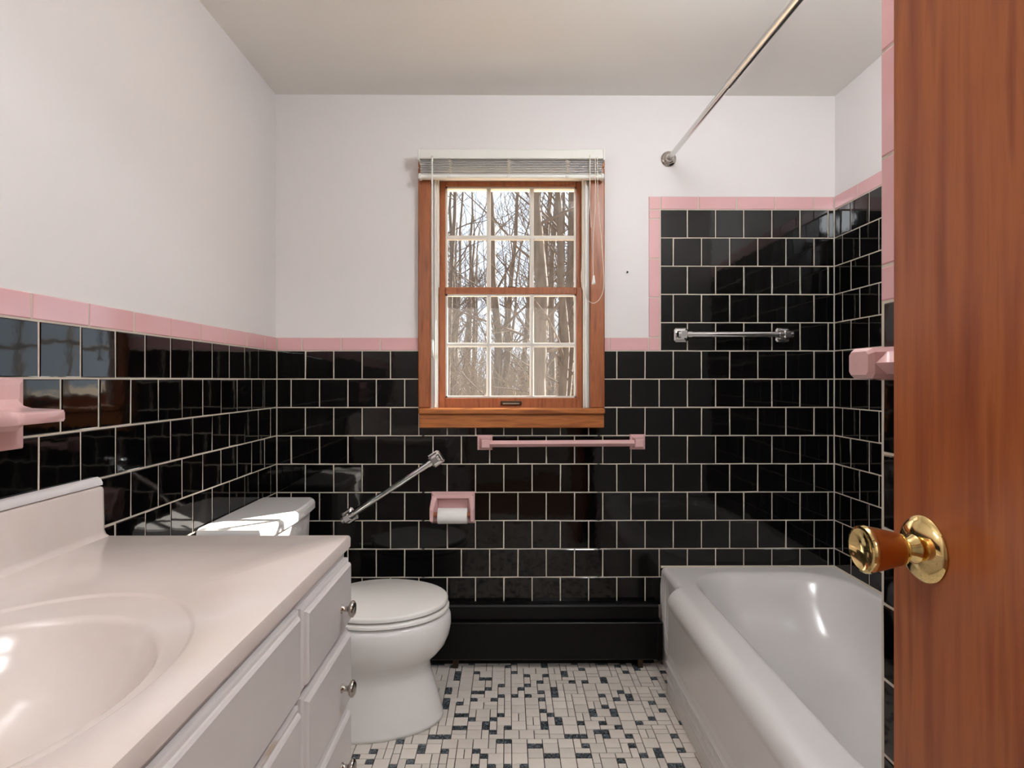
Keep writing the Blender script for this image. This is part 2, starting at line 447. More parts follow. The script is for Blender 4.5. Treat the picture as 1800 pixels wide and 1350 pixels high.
def sash(name, y, xs, zs, gx, gz, mv, mh):
    bm = NB()
    ya, yb = y-0.017, y+0.017
    box(bm, xs[0], gx[0], ya, yb, zs[0], zs[1], bev=0.003, seg=1); box(bm, gx[1], xs[1], ya, yb, zs[0], zs[1], bev=0.003, seg=1)
    box(bm, gx[0]-.001, gx[1]+.001, ya+.0006, yb, zs[0], gz[0], bev=0.003, seg=1); box(bm, gx[0]-.001, gx[1]+.001, ya+.0006, yb, gz[1], zs[1], bev=0.003, seg=1)
    s = finish(name, bm, 'casing_wood', win)
    # white grille frame and muntin bars
    t = 0.007
    bm = NB()
    for b_ in ((gx[0], gx[0]+t, gz[0], gz[1]), (gx[1]-t, gx[1], gz[0], gz[1]), (gx[0], gx[1], gz[0], gz[0]+t), (gx[0], gx[1], gz[1]-t, gz[1])):
        box(bm, b_[0], b_[1], y-0.010, y+0.012, b_[2], b_[3])
    finish('glazing_bead', bm, 'muntin_white', s)
    for x in mv:
        mu = part('muntin', 'muntin_white', s, (x-0.0085, x+0.0085, y-0.009, y+0.010, gz[0], gz[1]), bev=0.004)
    for z in mh:
        part('muntin', 'muntin_white', s, (gx[0], gx[1], y-0.0095, y+0.0105, z-0.0085, z+0.0085), bev=0.004)
    xv = [gx[0]]+list(mv)+[gx[1]]; zv = [gz[0]]+list(mh)+[gz[1]]
    for a, b_ in zip(xv, xv[1:]):
        for c, d in zip(zv, zv[1:]):
            bm = NB(); vv = [bm.verts.new(p) for p in ((a+.001, y+0.006, c+.001), (b_-.001, y+0.006, c+.001), (b_-.001, y+0.006, d-.001), (a+.001, y+0.006, d-.001))]
            bm.faces.new(vv); finish('pane', bm, 'pane_glass', s)
    return s
us = sash('upper_sash', 2.352, (-0.2724, 0.2898), (1.425, 1.888), (-0.250, 0.270), (1.44, 1.858), (-0.0784, 0.0934), (1.657,))
ls = sash('lower_sash', 2.312, (-0.2724, 0.2898), (0.979, 1.452), (-0.2458, 0.2655), (1.0205, 1.4255), (-0.0772, 0.092), (1.2277,))
bm = NB(); box(bm, -0.031, 0.052, 2.289, 2.296, 0.991, 1.008, bev=0.003)
lift = finish('sash_lift', bm, 'bronze', ls); lift['label'] = 'dark bronze sash lift'
part('lift_cup', 'nickel', lift, (-0.022, 0.043, 2.284, 2.290, 0.994, 1.001), bev=0.002)
bm = box(NB(), -0.004, 0.03, 2.325, 2.345, 1.452, 1.460, bev=0.003)
finish('sash_lock', bm, 'bronze', ls)

# blind, raised
bl = tag(empty('window_blind', (0.012, 2.235, 1.85)), 'white venetian blind pulled all the way up at the window head', 'blind')
bm = box(NB(), -0.336, 0.358, 2.200, 2.256, 1.918, 1.952, bev=0.003)
hr = finish('headrail', bm, 'blind_white', bl)
for x in (-0.338, 0.355): part('end_bracket', 'vinyl', hr, (x, x+0.006, 2.196, 2.2565, 1.912, 1.957), bev=0.001)
bm = NB()
for k in range(8):
    z = 1.8690 + k*0.0064
    dx = random.uniform(-.002, .002)
    # a shallow curved slat
    pr = [(-0.0125, 0), (-0.006, 0.0012), (0, 0.0016), (0.006, 0.0012), (0.0125, 0)]
    rings = [[Vector((x, 2.228+py, z+pz)) for py, pz in pr] + [Vector((x, 2.228+py, z+pz-0.0022)) for py, pz in reversed(pr)] for x in (-0.332+dx, 0.354+dx)]
    loft(bm, rings)
o = finish('slat_stack', bm, 'blind_slat', bl); o['kind'] = 'stuff'
bm = box(NB(), -0.333, 0.355, 2.214, 2.242, 1.8495, 1.866, bev=0.005)
br_ = finish('bottom_rail', bm, 'blind_white', bl)
for x in (-0.340, 0.348): part('end_cap', 'vinyl', br_, (x, x+0.014, 2.212, 2.244, 1.847, 1.868), bev=0.004)
for x in (-0.222, 0.0, 0.221):
    bm = NB()
    pts = []
    for k in range(26):
        pts.append((x + 0.005*math.sin(k*2.1)+random.uniform(-.002, .002), 2.2125+0.001*math.cos(k*1.7), 1.868+0.052*k/25))
    tube(bm, pts, 0.0011, 5)
    pts = [(p[0]+0.005, p[1], p[2]) for p in pts]; tube(bm, pts, 0.0009, 5)
    finish('ladder_cord', bm, 'cord', bl)
    part('rail_button', 'vinyl', br_, (x-0.006, x+0.006, 2.210, 2.215, 1.850, 1.860), bev=0.002)
bm = NB(); tube(bm, [(-0.2835, 2.196, 1.925), (-0.2835, 2.190, 1.90), (-0.2828, 2.190, 1.60), (-0.2826, 2.191, 1.235)], 0.0032, 8)
wd = finish('tilt_wand', bm, 'blind_white', bl, True)
bm = NB(); tube(bm, [(-0.2826, 2.191, 1.24), (-0.2826, 2.191, 1.172)], [0.0042, 0.005], 8); finish('wand_grip', bm, 'blind_white', wd, True)
def cord(pts, rad=0.0013):
    # smooth through control points (Catmull-Rom)
    P = [Vector(p) for p in pts]; P = [P[0]]+P+[P[-1]]; out_ = []
    for i in range(1, len(P)-2):
        for k in range(8):
            t = k/8
            out_.append(0.5*((2*P[i])+(-P[i-1]+P[i+1])*t+(2*P[i-1]-5*P[i]+4*P[i+1]-P[i+2])*t*t+(-P[i-1]+3*P[i]-3*P[i+1]+P[i+2])*t**3))
    out_.append(P[-2])
    bm = NB(); tube(bm, out_, rad, 6); return bm
Y_ = 2.197
finish('pull_cord', cord([(0.306, 2.198, 1.93), (0.303, Y_, 1.75), (0.285, Y_, 1.60), (0.272, Y_, 1.48), (0.283, Y_, 1.41), (0.315, Y_, 1.377), (0.345, Y_, 1.40), (0.357, Y_, 1.46), (0.347, Y_, 1.62), (0.336, Y_, 1.75), (0.332, 2.198, 1.925)]), 'cord', bl, True)
finish('pull_cord', cord([(0.325, 2.198, 1.925), (0.325, Y_, 1.75), (0.316, Y_, 1.60), (0.317, Y_, 1.48)]), 'cord', bl, True)
finish('pull_cord', cord([(0.3045, 2.198, 1.93), (0.3045, 2.1985, 1.78), (0.309, 2.1985, 1.66)]), 'cord', bl, True)
bm = NB(); lathe(bm, [(0, 0.034), (0.0035, 0.033), (0.0045, 0.024), (0.0075, 0.004), (0.0065, 0), (0, 0)], Matrix.Translation((0.3185, Y_, 1.447)), 12)
finish('tassel', bm, 'vinyl', bl, True)

# ------------------------------------------------------------------ baseboard heater
bh = tag(empty('baseboard_heater', (-0.15, 2.25, 0)), 'black baseboard heater along the floor under the towel bar', 'heater')
bm = NB()
prof = [(YB-0.0005, 0.2345), (2.252, 0.2365), (2.244, 0.2330), (2.240, 0.226), (2.236, 0.2255), (2.236, 0.180), (YB-0.0005, 0.180)]
loft(bm, [[Vector((x, a, b_)) for a, b_ in prof] for x in (XL+0.002, 0.572)])
finish('top_hood', bm, 'black_enamel', bh)
bm = NB()
prof = [(2.262, 0.178), (2.217, 0.1765), (2.2145, 0.173), (2.2145, 0.040), (2.219, 0.034), (2.262, 0.034)]
loft(bm, [[Vector((x, a, b_)) for a, b_ in prof] for x in (XL+0.002, 0.575)])
finish('front_panel', bm, 'black_enamel', bh)
part('end_cap', 'black_enamel', bh, (0.560, 0.5815, 2.211, YB-0.001, 0.033, 0.177), bev=0.003)
part('back_plate', 'black_enamel', bh, (XL+0.002, 0.56, 2.264, YB-0.0005, 0.0005, 0.179), bev=0)
for x in (-0.8, -0.2, 0.5): part('support_foot', 'bronze', bh, (x-0.01, x+0.01, 2.225, 2.262, 0.0004, 0.036), bev=0.001)

# ------------------------------------------------------------------ bathtub
TB = empty('bathtub', (0.93, 1.57, 0)); tag(TB, 'white enamelled bathtub with a bowed ribbed apron in the tiled alcove', 'bathtub')
TY0, TY1, TZ = YP+0.003, YB-0.003, 0.366
XF = 0.650        # seam between rim and apron, on the flat of the rim
N = 96
def rrect(x0, x1, y0, y1, r_, z, n=N):
    # rounded rectangle sampled by angle from its centre
    cx, cy = (x0+x1)/2, (y0+y1)/2; hx, hy = (x1-x0)/2, (y1-y0)/2
    pts = []
    for k in range(n):
        a = 2*math.pi*(k+0.5)/n
        # direction in normalised space keeps sampling even
        dx, dy = math.cos(a)*hx, math.sin(a)*hy
        # march to boundary of rounded rect
        lo_, hi_ = 0, 2.0
        for _ in range(30):
            m_ = (lo_+hi_)/2; px, py = abs(dx*m_), abs(dy*m_)
            qx, qy = max(px-(hx-r_), 0), max(py-(hy-r_), 0)
            ins = (qx*qx+qy*qy <= r_*r_) if (px > hx-r_ and py > hy-r_) else (px <= hx and py <= hy)
            if ins: lo_ = m_
            else: hi_ = m_
        pts.append(Vector((cx+dx*lo_, cy+dy*lo_, z)))
    if r_ < 0.002:      # square corners
        for X_, Yc in ((x0, y0), (x0, y1), (x1, y0), (x1, y1)):
            k = min(range(n), key=lambda i: (pts[i].x-X_)**2+(pts[i].y-Yc)**2); pts[k] = Vector((X_, Yc, z))
    return pts
rings = [rrect(XF, XR-0.001, TY0, TY1, 0.001, TZ-0.0)]
inner = lambda d, z, r_, fe: rrect(0.661+d*0.8, 1.232-d*0.55, 0.945+d*0.6, 2.218-d*fe, r_, z)
rings += [inner(-0.004, TZ, 0.17, 1), inner(0.004, TZ-0.002, 0.175, 1), inner(0.012, TZ-0.010, 0.18, 1), inner(0.022, TZ-0.03, 0.18, 1.3), inner(0.032, TZ-0.08, 0.18, 1.9),
          inner(0.05, TZ-0.16, 0.18, 2.3), inner(0.068, TZ-0.23, 0.17, 2.9), inner(0.09, TZ-0.27, 0.15, 3.2), inner(0.13, TZ-0.292, 0.13, 3.0), inner(0.2, TZ-0.30, 0.10, 2.6)]
bm = NB(); loft(bm, rings, cap0=False, cap1=True)
finish('basin', bm, 'tub_enamel', TB, True)
# apron: profile swept along the tub's length, bowed out in the middle, with raised ribs
def sm(a, b_, t): t = max(0, min(1, (t-a)/(b_-a))); return t*t*(3-2*t)
def bow(y): return 0.042*(1-sm(2.035, 2.075, y))*sm(1.03, 1.09, y)
ys = []
y = TY1
while y > TY0:
    ys.append(y); y -= 0.004 if (y > 1.98) else (0.03 if y > 1.15 else 0.008)
ys.append(TY0)
def ribs(y, z):
    # distance outside the rounded panel outline (vertical at the far end, horizontal near the floor)
    a = y-(TY1-0.085); b_ = 0.135-z
    d = math.hypot(max(a+0.05, 0), max(b_+0.05, 0))-0.05 if (a > -0.05 and b_ > -0.05) else max(a, b_)
    h = 0
    for c in (0.022, 0.049, 0.076):
        t = abs(d-c)/0.010
        if t < 1: h += 0.0062*(1-t*t)**2
    h -= 0.004*(1-sm(-0.012, 0.004, d))
    return h
zs_ = [0.300-0.0045*i for i in range(66)] + [0.0]
zs_ = [z for z in zs_ if z >= 0]
rows = []
for y in ys:
    e_ = bow(y); xo = 0.592-e_; rad = 0.022+0.030*e_/0.042
    pr = [Vector((XF, y, TZ)), Vector(((XF+xo+rad)/2, y, TZ))]
    for k in range(9):
        t = math.pi/2*k/8
        pr.append(Vector((xo+rad-rad*math.sin(t), y, TZ-rad+rad*math.cos(t))))
    for z in zs_:
        pr.append(Vector((xo-ribs(y, z), y, z)))
    rows.append(pr)
bm = NB(); loft(bm, rows, False, False, closed=False)
finish('apron', bm, 'tub_enamel', TB, True)
bm = NB(); tube(bm, [(XF-0.06, TY1-0.002, TZ+0.001), (XR-0.004, TY1-0.002, TZ+0.001)], 0.005, 6); tube(bm, [(XR-0.004, TY1-0.002, TZ+0.001), (XR-0.004, TY0, TZ+0.001)], 0.005, 6)
finish('caulk_bead', bm, 'grout', TB)

# ------------------------------------------------------------------ toilet
TC = 1.92
TO = tag(empty('toilet', (-0.55, TC, 0)), 'white porcelain toilet with closed lid beside the vanity', 'toilet')
def egg(xb, xf, wd_, xc, z, n=48, pw=1.0):
    pts = []
    for k in range(n):
        a = 2*math.pi*k/n; c, s = math.cos(a), math.sin(a)
        c2 = math.copysign(abs(c)**pw, c); s2 = math.copysign(abs(s)**pw, s)
        pts.append(Vector((xc+(xf-xc)*c2 if c > 0 else xc+(xc-xb)*c2, TC+wd_*s2, z)))
    return pts
bm = NB()
loft(bm, [egg(-0.68, -0.212, 0.158, -0.47, 0.0005), egg(-0.68, -0.213, 0.158, -0.47, 0.012), egg(-0.68, -0.224, 0.150, -0.47, 0.05), egg(-0.68, -0.238, 0.142, -0.47, 0.10), egg(-0.68, -0.252, 0.136, -0.47, 0.15),
          egg(-0.68, -0.256, 0.134, -0.47, 0.175), egg(-0.68, -0.249, 0.138, -0.46, 0.192), egg(-0.67, -0.226, 0.154, -0.45, 0.212), egg(-0.66, -0.205, 0.168, -0.43, 0.238), egg(-0.66, -0.192, 0.177, -0.42, 0.27), egg(-0.66, -0.187, 0.181, -0.42, 0.30),
          egg(-0.66, -0.188, 0.181, -0.42, 0.325), egg(-0.66, -0.194, 0.177, -0.42, 0.338), egg(-0.65, -0.204, 0.168, -0.42, 0.343)])
finish('bowl', bm, 'porcelain', TO, True)
def slab(z0, z1, xb, xf, wd_, e=0.006):
    bm = NB()
    loft(bm, [egg(xb+e, xf-e, wd_-e, -0.42, z0), egg(xb, xf, wd_, -0.42, z0+e*0.6), egg(xb, xf, wd_, -0.42, z1-e), egg(xb+e*.4, xf-e*.4, wd_-e*.4, -0.42, z1-e*.35), egg(xb+e*1.3, xf-e*1.3, wd_-e*1.3, -0.42, z1)])
    return bm
finish('seat', slab(0.3465, 0.3625, -0.61, -0.193, 0.181), 'seat_plastic', TO, 'angle')
lid = slab(0.3665, 0.385, -0.61, -0.197, 0.179)
finish('lid', lid, 'seat_plastic', TO, 'angle')
bm = NB()
bm.free()
for dy in (-0.07, 0.07):
    bm = box(NB(), -0.645, -0.60, TC+dy-0.02, TC+dy+0.02, 0.344, 0.375, bev=0.005); finish('hinge', bm, 'seat_plastic', TO)
def tank_ring(x0, x1, hw, z, ch=0.03, bowf=0.012):
    # straight back, gently bowed front, cut corners
    pts = [Vector((x0, TC-hw, z)), Vector((x1-ch, TC-hw, z))]
    for k in range(13):
        t = -1+2*k/12
        pts.append(Vector((x1-0.004+bowf*(1-t*t)-bowf, TC+t*(hw-ch*0.9), z)))
    pts += [Vector((x1-ch, TC+hw, z)), Vector((x0, TC+hw, z))]
    return pts
bm = NB()
loft(bm, [tank_ring(-0.888, -0.715, 0.19, 0.342), tank_ring(-0.888, -0.70, 0.203, 0.40), tank_ring(-0.888, -0.694, 0.218, 0.624)])
finish('tank', bm, 'porcelain', TO)
bm = NB()
loft(bm, [tank_ring(-0.889, -0.688, 0.222, 0.6255), tank_ring(-0.892, -0.680, 0.232, 0.631), tank_ring(-0.892, -0.680, 0.232, 0.651), tank_ring(-0.891, -0.683, 0.230, 0.659), tank_ring(-0.889, -0.690, 0.224, 0.664)])
finish('tank_lid', bm, 'porcelain', TO)
bm = NB(); lathe(bm, [(0, 0), (0.012, 0), (0.012, 0.008), (0.006, 0.012), (0.006, 0.02), (0, 0.02)], axis_m((-0.6985, TC-0.14, 0.58), (1, 0, 0)), 16)
box(bm, -0.684, -0.677, TC-0.145, TC-0.075, 0.574, 0.586, bev=0.003)
finish('flush_lever', bm, 'chrome', TO)

# ------------------------------------------------------------------ vanity cabinet
VY0, VY1 = 0.07, 1.270
VXF = -0.354
VC = tag(empty('vanity_cabinet', (-0.62, 0.67, 0)), 'white painted vanity cabinet with a column of three drawers', 'cabinet')
bm = NB()
box(bm, VXF-0.018, VXF, VY0, VY1, 0.10, 0.7225)                                    # face frame
box(bm, XL+0.001, VXF-0.018, VY1-0.016, VY1, 0.0005, 0.7225); box(bm, XL+0.001, VXF-0.018, VY0, VY0+0.016, 0.0005, 0.7225)
box(bm, XL+0.001, VXF-0.018, VY0+0.016, VY1-0.016, 0.10, 0.116); box(bm, XL+0.001, XL+0.009, VY0+0.016, VY1-0.016, 0.116, 0.7225)
box(bm, VXF-0.075, VXF-0.06, VY0+0.016, VY1-0.016, 0.0005, 0.10)
finish('carcass', bm, 'cabinet_paint', VC)
def front(name, y0, y1, z0, z1, x1=-0.335, material='cabinet_paint', parent=VC):
    # overlay front with a moulded edge
    bm = NB(); x0 = VXF+0.0006
    def rg(i, x): return [Vector((x, a, b_)) for a, b_ in ((y0+i, z0+i), (y1-i, z0+i), (y1-i, z1-i), (y0+i, z1-i))]
    loft(bm, [rg(0, x0), rg(0, x0+0.008), rg(0.003, x0+0.0095), rg(0.0075, x0+0.0105), rg(0.0085, x1-0.003), rg(0.012, x1)])
    return finish(name, bm, material, parent)
def knob(parent, y, z):
    bm = NB(); lathe(bm, [(0, 0), (0.009, 0), (0.0085, 0.002), (0.0055, 0.004), (0.005, 0.011), (0.007, 0.014), (0.0135, 0.017), (0.0165, 0.0205), (0.0160, 0.024), (0.011, 0.0275), (0, 0.029)], axis_m((-0.335, y, z), (1, 0, 0)), 24)
    return finish('knob', bm, 'nickel', parent, True)
d1 = front('drawer', 0.981, 1.268, 0.571, 0.709); knob(d1, 1.185, 0.630)
d2 = front('drawer', 0.981, 1.268, 0.404, 0.559); knob(d2, 1.185, 0.470)
d3 = front('drawer', 0.981, 1.268, 0.235, 0.392); knob(d3, 1.185, 0.312)
front('false_front', 0.30, 0.968, 0.566, 0.713, -0.337)
def cab_door(y0, y1):
    d = front('door', y0, y1, 0.12, 0.556, -0.336)
    # recessed panel with an arched head
    bm = NB(); yc = (y0+y1)/2; hw = (y1-y0)/2-0.055
    pts = [(yc-hw, 0.175), (yc+hw, 0.175)]
    for k in range(17):
        t = 1-2*k/16; pts.append((yc+hw*t, 0.455+0.045*(1-t*t)))
    off = lambda i: [Vector((0, yc+(a-yc)*(1-i/hw), 0.33+(b_-0.33)*(1-i/0.16))) for a, b_ in pts]
    rs = []
    for i, x in ((-0.004, -0.3358), (0.0, -0.3335), (0.006, -0.3335), (0.010, -0.3358), (0.014, -0.3358), (0.03, -0.3325)):
        rs.append([Vector((x, v.y, v.z)) for v in off(i)])
    loft(bm, rs)
    finish('raised_panel', bm, 'cabinet_paint', d)
    return d
da = cab_door(0.637, 0.968); db = cab_door(0.30, 0.631)
knob(da, 0.66, 0.50); knob(db, 0.608, 0.50)
front('drawer', 0.075, 0.29, 0.566, 0.713, -0.337)
# worn strip along the lip of the door
bm = box(NB(), -0.347, -0.3405, 0.80, 0.955, 0.5555, 0.5566); finish('worn_edge', bm, 'chipped_paint', da)

# ------------------------------------------------------------------ vanity top with moulded oval basin
VT = tag(empty('marble_sink_counter', (-0.62, 0.67, 0.7235)), 'beige cultured marble vanity top with a moulded oval sink', 'sink')
TZ_ = 0.7535
XS0, XS1, YS0, YS1 = XL+0.0005, -0.344, 0.05, 1.285
cx, cy = -0.605, 0.655
def ell(a, b_, z, n=96, dx=0, dy=0): return [Vector((cx+dx+a*math.cos(2*math.pi*(k+.5)/n), cy+dy+b_*math.sin(2*math.pi*(k+.5)/n), z)) for k in range(n)]
def rect_ring(x0, x1, y0, y1, z, n=96):
    pts = []
    for k in range(n):
        a = 2*math.pi*(k+.5)/n; c, s = math.cos(a), math.sin(a)
        tx = ((x1-cx)/c if c > 0 else (x0-cx)/c) if abs(c) > 1e-6 else 1e9
        ty = ((y1-cy)/s if s > 0 else (y0-cy)/s) if abs(s) > 1e-6 else 1e9
        t = min(tx, ty); pts.append(Vector((cx+c*t, cy+s*t, z)))
    # snap the nearest point to each corner
    for (X_, Yc) in ((x0, y0), (x0, y1), (x1, y0), (x1, y1)):
        k = min(range(n), key=lambda i: (pts[i].x-X_)**2+(pts[i].y-Yc)**2); pts[k] = Vector((X_, Yc, z))
    return pts
i_ = 0.006
rings = [rect_ring(XS0, XS1-0.004, YS0, YS1-0.004, 0.7235), rect_ring(XS0, XS1-0.0, YS0, YS1, 0.7275), rect_ring(XS0, XS1, YS0, YS1, TZ_-0.007), rect_ring(XS0, XS1-0.002, YS0, YS1-0.002, TZ_-0.002), rect_ring(XS0, XS1-0.007, YS0, YS1-0.007, TZ_),
         ell(0.212, 0.283, TZ_), ell(0.209, 0.280, TZ_-0.0008), ell(0.206, 0.277, TZ_-0.0032), ell(0.203, 0.273, TZ_-0.0042), ell(0.186, 0.222, TZ_-0.0075, dx=0.004, dy=-0.008), ell(0.182, 0.216, TZ_-0.0095, dx=0.004, dy=-0.010), ell(0.178, 0.211, TZ_-0.017, dx=0.004, dy=-0.011),
         ell(0.171, 0.202, TZ_-0.040, dx=0.003, dy=-0.013), ell(0.157, 0.184, TZ_-0.075, dy=-0.016), ell(0.132, 0.154, TZ_-0.112, dy=-0.02), ell(0.088, 0.103, TZ_-0.137, dy=-0.02), ell(0.04, 0.045, TZ_-0.147, dy=-0.02), ell(0.022, 0.022, TZ_-0.149, dy=-0.02)]
bm = NB(); loft(bm, rings, cap0=False, cap1=True)
finish('basin_top', bm, 'marble', VT, 'angle')
bm = NB(); lathe(bm, [(0.022, -0.001), (0.022, 0.002), (0.015, 0.003), (0.013, 0.0005), (0, 0.0005)], Matrix.Translation((cx, cy-0.02, TZ_-0.1485)), 24)
finish('drain', bm, 'chrome', VT, True)
bm = NB()
prof = [(XS0, TZ_-0.001), (XS0, 0.862), (XS0+0.012, 0.862), (XS0+0.017, 0.860), (XS0+0.0195, 0.855), (XS0+0.022, TZ_+0.012), (XS0+0.026, TZ_+0.004), (XS0+0.034, TZ_-0.001)]
rs = [[Vector((a, y, b_)) for a, b_ in prof] for y in (YS0, YS1-0.012)]
rs.append([Vector((XS0+(a-XS0)*0.9, YS1-0.004, TZ_-0.001+(b_-TZ_+0.001)*0.985)) for a, b_ in prof])
rs.append([Vector((XS0+(a-XS0)*0.7, YS1-0.001, TZ_-0.001+(b_-TZ_+0.001)*0.96)) for a, b_ in prof])
loft(bm, rs); finish('backsplash', bm, 'marble', VT, 'angle')
bm = NB(); prof = [(XS0, 0.8615), (XS0, 0.880), (XS0+0.006, 0.881), (XS0+0.013, 0.877), (XS0+0.017, 0.869), (XS0+0.017, 0.8635), (XS0+0.0135, 0.8625)]
loft(bm, [[Vector((a, y, b_)) for a, b_ in prof] for y in (YS0, YS1-0.006)])
finish('caulk_strip', bm, 'caulk', VT, 'angle')

# ------------------------------------------------------------------ tumbler holder on the left wall
TH = tag(empty('tumbler_holder', (XL, 1.03, 0.967)), 'pink ceramic tumbler holder on the left wall above the vanity', 'holder')
bm = NB(); ya, yb, za, zb = 0.925, 1.075, 0.966, 1.094
def rg(i, x): return [Vector((x, a, b_)) for a, b_ in ((ya+i, za+i), (yb-i, za+i), (yb-i, zb-i), (ya+i, zb-i))]
loft(bm, [rg(0, XL+0.0015), rg(0, XL+0.012), rg(0.003, XL+0.016), rg(0.012, XL+0.0175), rg(0.03, XL+0.0175)])
finish('wall_plate', bm, 'pink_ceramic', TH)
bm = NB()
# the shelf arm: a thick slab that flares into the plate
rs = []
for x, hy, zt, zl in ((0.010, 0.066, 1.068, 0.990), (0.020, 0.062, 1.052, 1.002), (0.032, 0.058, 1.044, 1.010), (0.048, 0.056, 1.0400, 1.0135), (0.095, 0.054, 1.0385, 1.0155), (0.108, 0.050, 1.037, 1.017), (0.113, 0.042, 1.034, 1.021)):
    yc = 1.0; cyl = []
    for (a, b_) in ((-1, -0.6), (-0.94, -1), (0.94, -1), (1, -0.6), (1, 0.6), (0.94, 1), (-0.94, 1), (-1, 0.6)):
        cyl.append(Vector((XL+x, yc+a*hy, (zt+zl)/2+b_*(zt-zl)/2)))
    rs.append(cyl)
loft(bm, rs); finish('shelf', bm, 'pink_ceramic', TH, 'angle')

# ------------------------------------------------------------------ towel bars
def pink_post(parent, x, z, s):
    bm = NB()
    h = 0.029
    def rg(i, y, dx=0): return [Vector((x+dx+a*(h-i), y, z+b_*(h-i))) for a, b_ in ((-1, -1), (1, -1), (1, 1), (-1, 1))]
    loft(bm, [rg(0, YB-0.0003), rg(0, YB-0.010), rg(0.002, YB-0.012), rg(0.008, YB-0.013), rg(0.013, YB-0.03, s*0.003), rg(0.013, YB-0.058, s*0.004), rg(0.016, YB-0.062, s*0.004)])
    return finish('post', bm, 'pink_ceramic', parent)
TW = tag(empty('towel_bar', (0.202, YB, 0.85)), 'pink ceramic towel bar under the window', 'towel bar')
pink_post(TW, -0.0905, 0.849, 1); pink_post(TW, 0.4985, 0.851, -1)
bm = NB(); s = 0.0125
loft(bm, [[Vector((x, YB-0.042+a*s, z+b_*s)) for a, b_ in ((-1, 0), (0, -1), (1, 0), (0, 1))] for x, z in ((-0.076, 0.8475), (0.484, 0.850))])
finish('bar', bm, 'pink_ceramic', TW)

def chrome_bar(name, label, pa, pb, cat):
    pa, pb = Vector(pa), Vector(pb); d = (pb-pa).normalized(); n = Vector((0, -1, 0)); up = d.cross(n)
    t = tag(empty(name, (pa+pb)/2 ), label, cat)
    mt = Matrix((d, up, n)).transposed().to_4x4()
    for p in (pa, pb):
        m4 = Matrix.Translation(p) @ mt
        bm = NB()
        def rg(i, z_): return [m4 @ Vector((a*(0.027-i), b_*(0.027-i), z_)) for a, b_ in ((-1, -.75), (-.75, -1), (.75, -1), (1, -.75), (1, .75), (.75, 1), (-.75, 1), (-1, .75))]
        loft(bm, [rg(0, 0.0003), rg(0, 0.005), rg(0.004, 0.009), rg(0.010, 0.010), rg(0.0145, 0.013), rg(0.016, 0.026), rg(0.0135, 0.029), rg(0.0125, 0.050), rg(0.016, 0.053)])
        ms = finish('mount', bm, 'chrome', t)
    bm = NB(); o_ = n*0.040
    tube(bm, [pa+o_-d*0.02, pb+o_+d*0.02], 0.0108, 20); finish('bar', bm, 'chrome', t, 'angle')
    for p, sgn in ((pa, 1), (pb, -1)):
        bm = NB(); tube(bm, [p+o_+d*sgn*0.012, p+o_+d*sgn*0.030], 0.0130, 20); finish('collar', bm, 'chrome', t, 'angle')
        bm = NB(); tube(bm, [p+o_-d*sgn*0.012, p+o_-d*sgn*0.022], 0.0130, 20); finish('end_cap', bm, 'chrome', t, 'angle')
    return t
chrome_bar('towel_bar', 'straight chrome towel bar on the black tile above the bathtub', (0.668, YB, 1.264), (1.062, YB, 1.264), 'towel bar')
chrome_bar('grab_bar', 'chrome grab bar mounted diagonally on the black tile behind the toilet', (-0.612, YB, 0.566), (-0.280, YB, 0.785), 'grab bar')

# towel bar on the entry wall, mostly behind the door
TE = tag(empty('towel_bar', (XP, 0.55, 1.105)), 'pink ceramic towel bar end showing beside the open wooden door', 'towel bar')
def entry_post(y):
    bm = NB(); z = 1.113
    rs = []
    for d_, hy, hz in ((0.0004, 0.034, 0.0235), (0.010, 0.034, 0.0235), (0.022, 0.029, 0.0225), (0.052, 0.026, 0.0210), (0.059, 0.022, 0.016)):
        rs.append([Vector((XP-d_, y+a*hy, z+b_*hz)) for a, b_ in ((-1, -.7), (-.8, -1), (.8, -1), (1, -.7), (1, .7), (.8, 1), (-.8, 1), (-1, .7))])
    loft(bm, rs)
    p = finish('post', bm, 'pink_ceramic', TE)
    return p
entry_post(0.815); entry_post(0.34)
bm = NB(); s = 0.0150
loft(bm, [[Vector((XP-0.037+a*s, y, 1.113+b_*s)) for a, b_ in ((-1, 0), (0, -1), (1, 0), (0, 1))] for y in (0.365, 0.79)])
finish('bar', bm, 'pink_ceramic', TE)

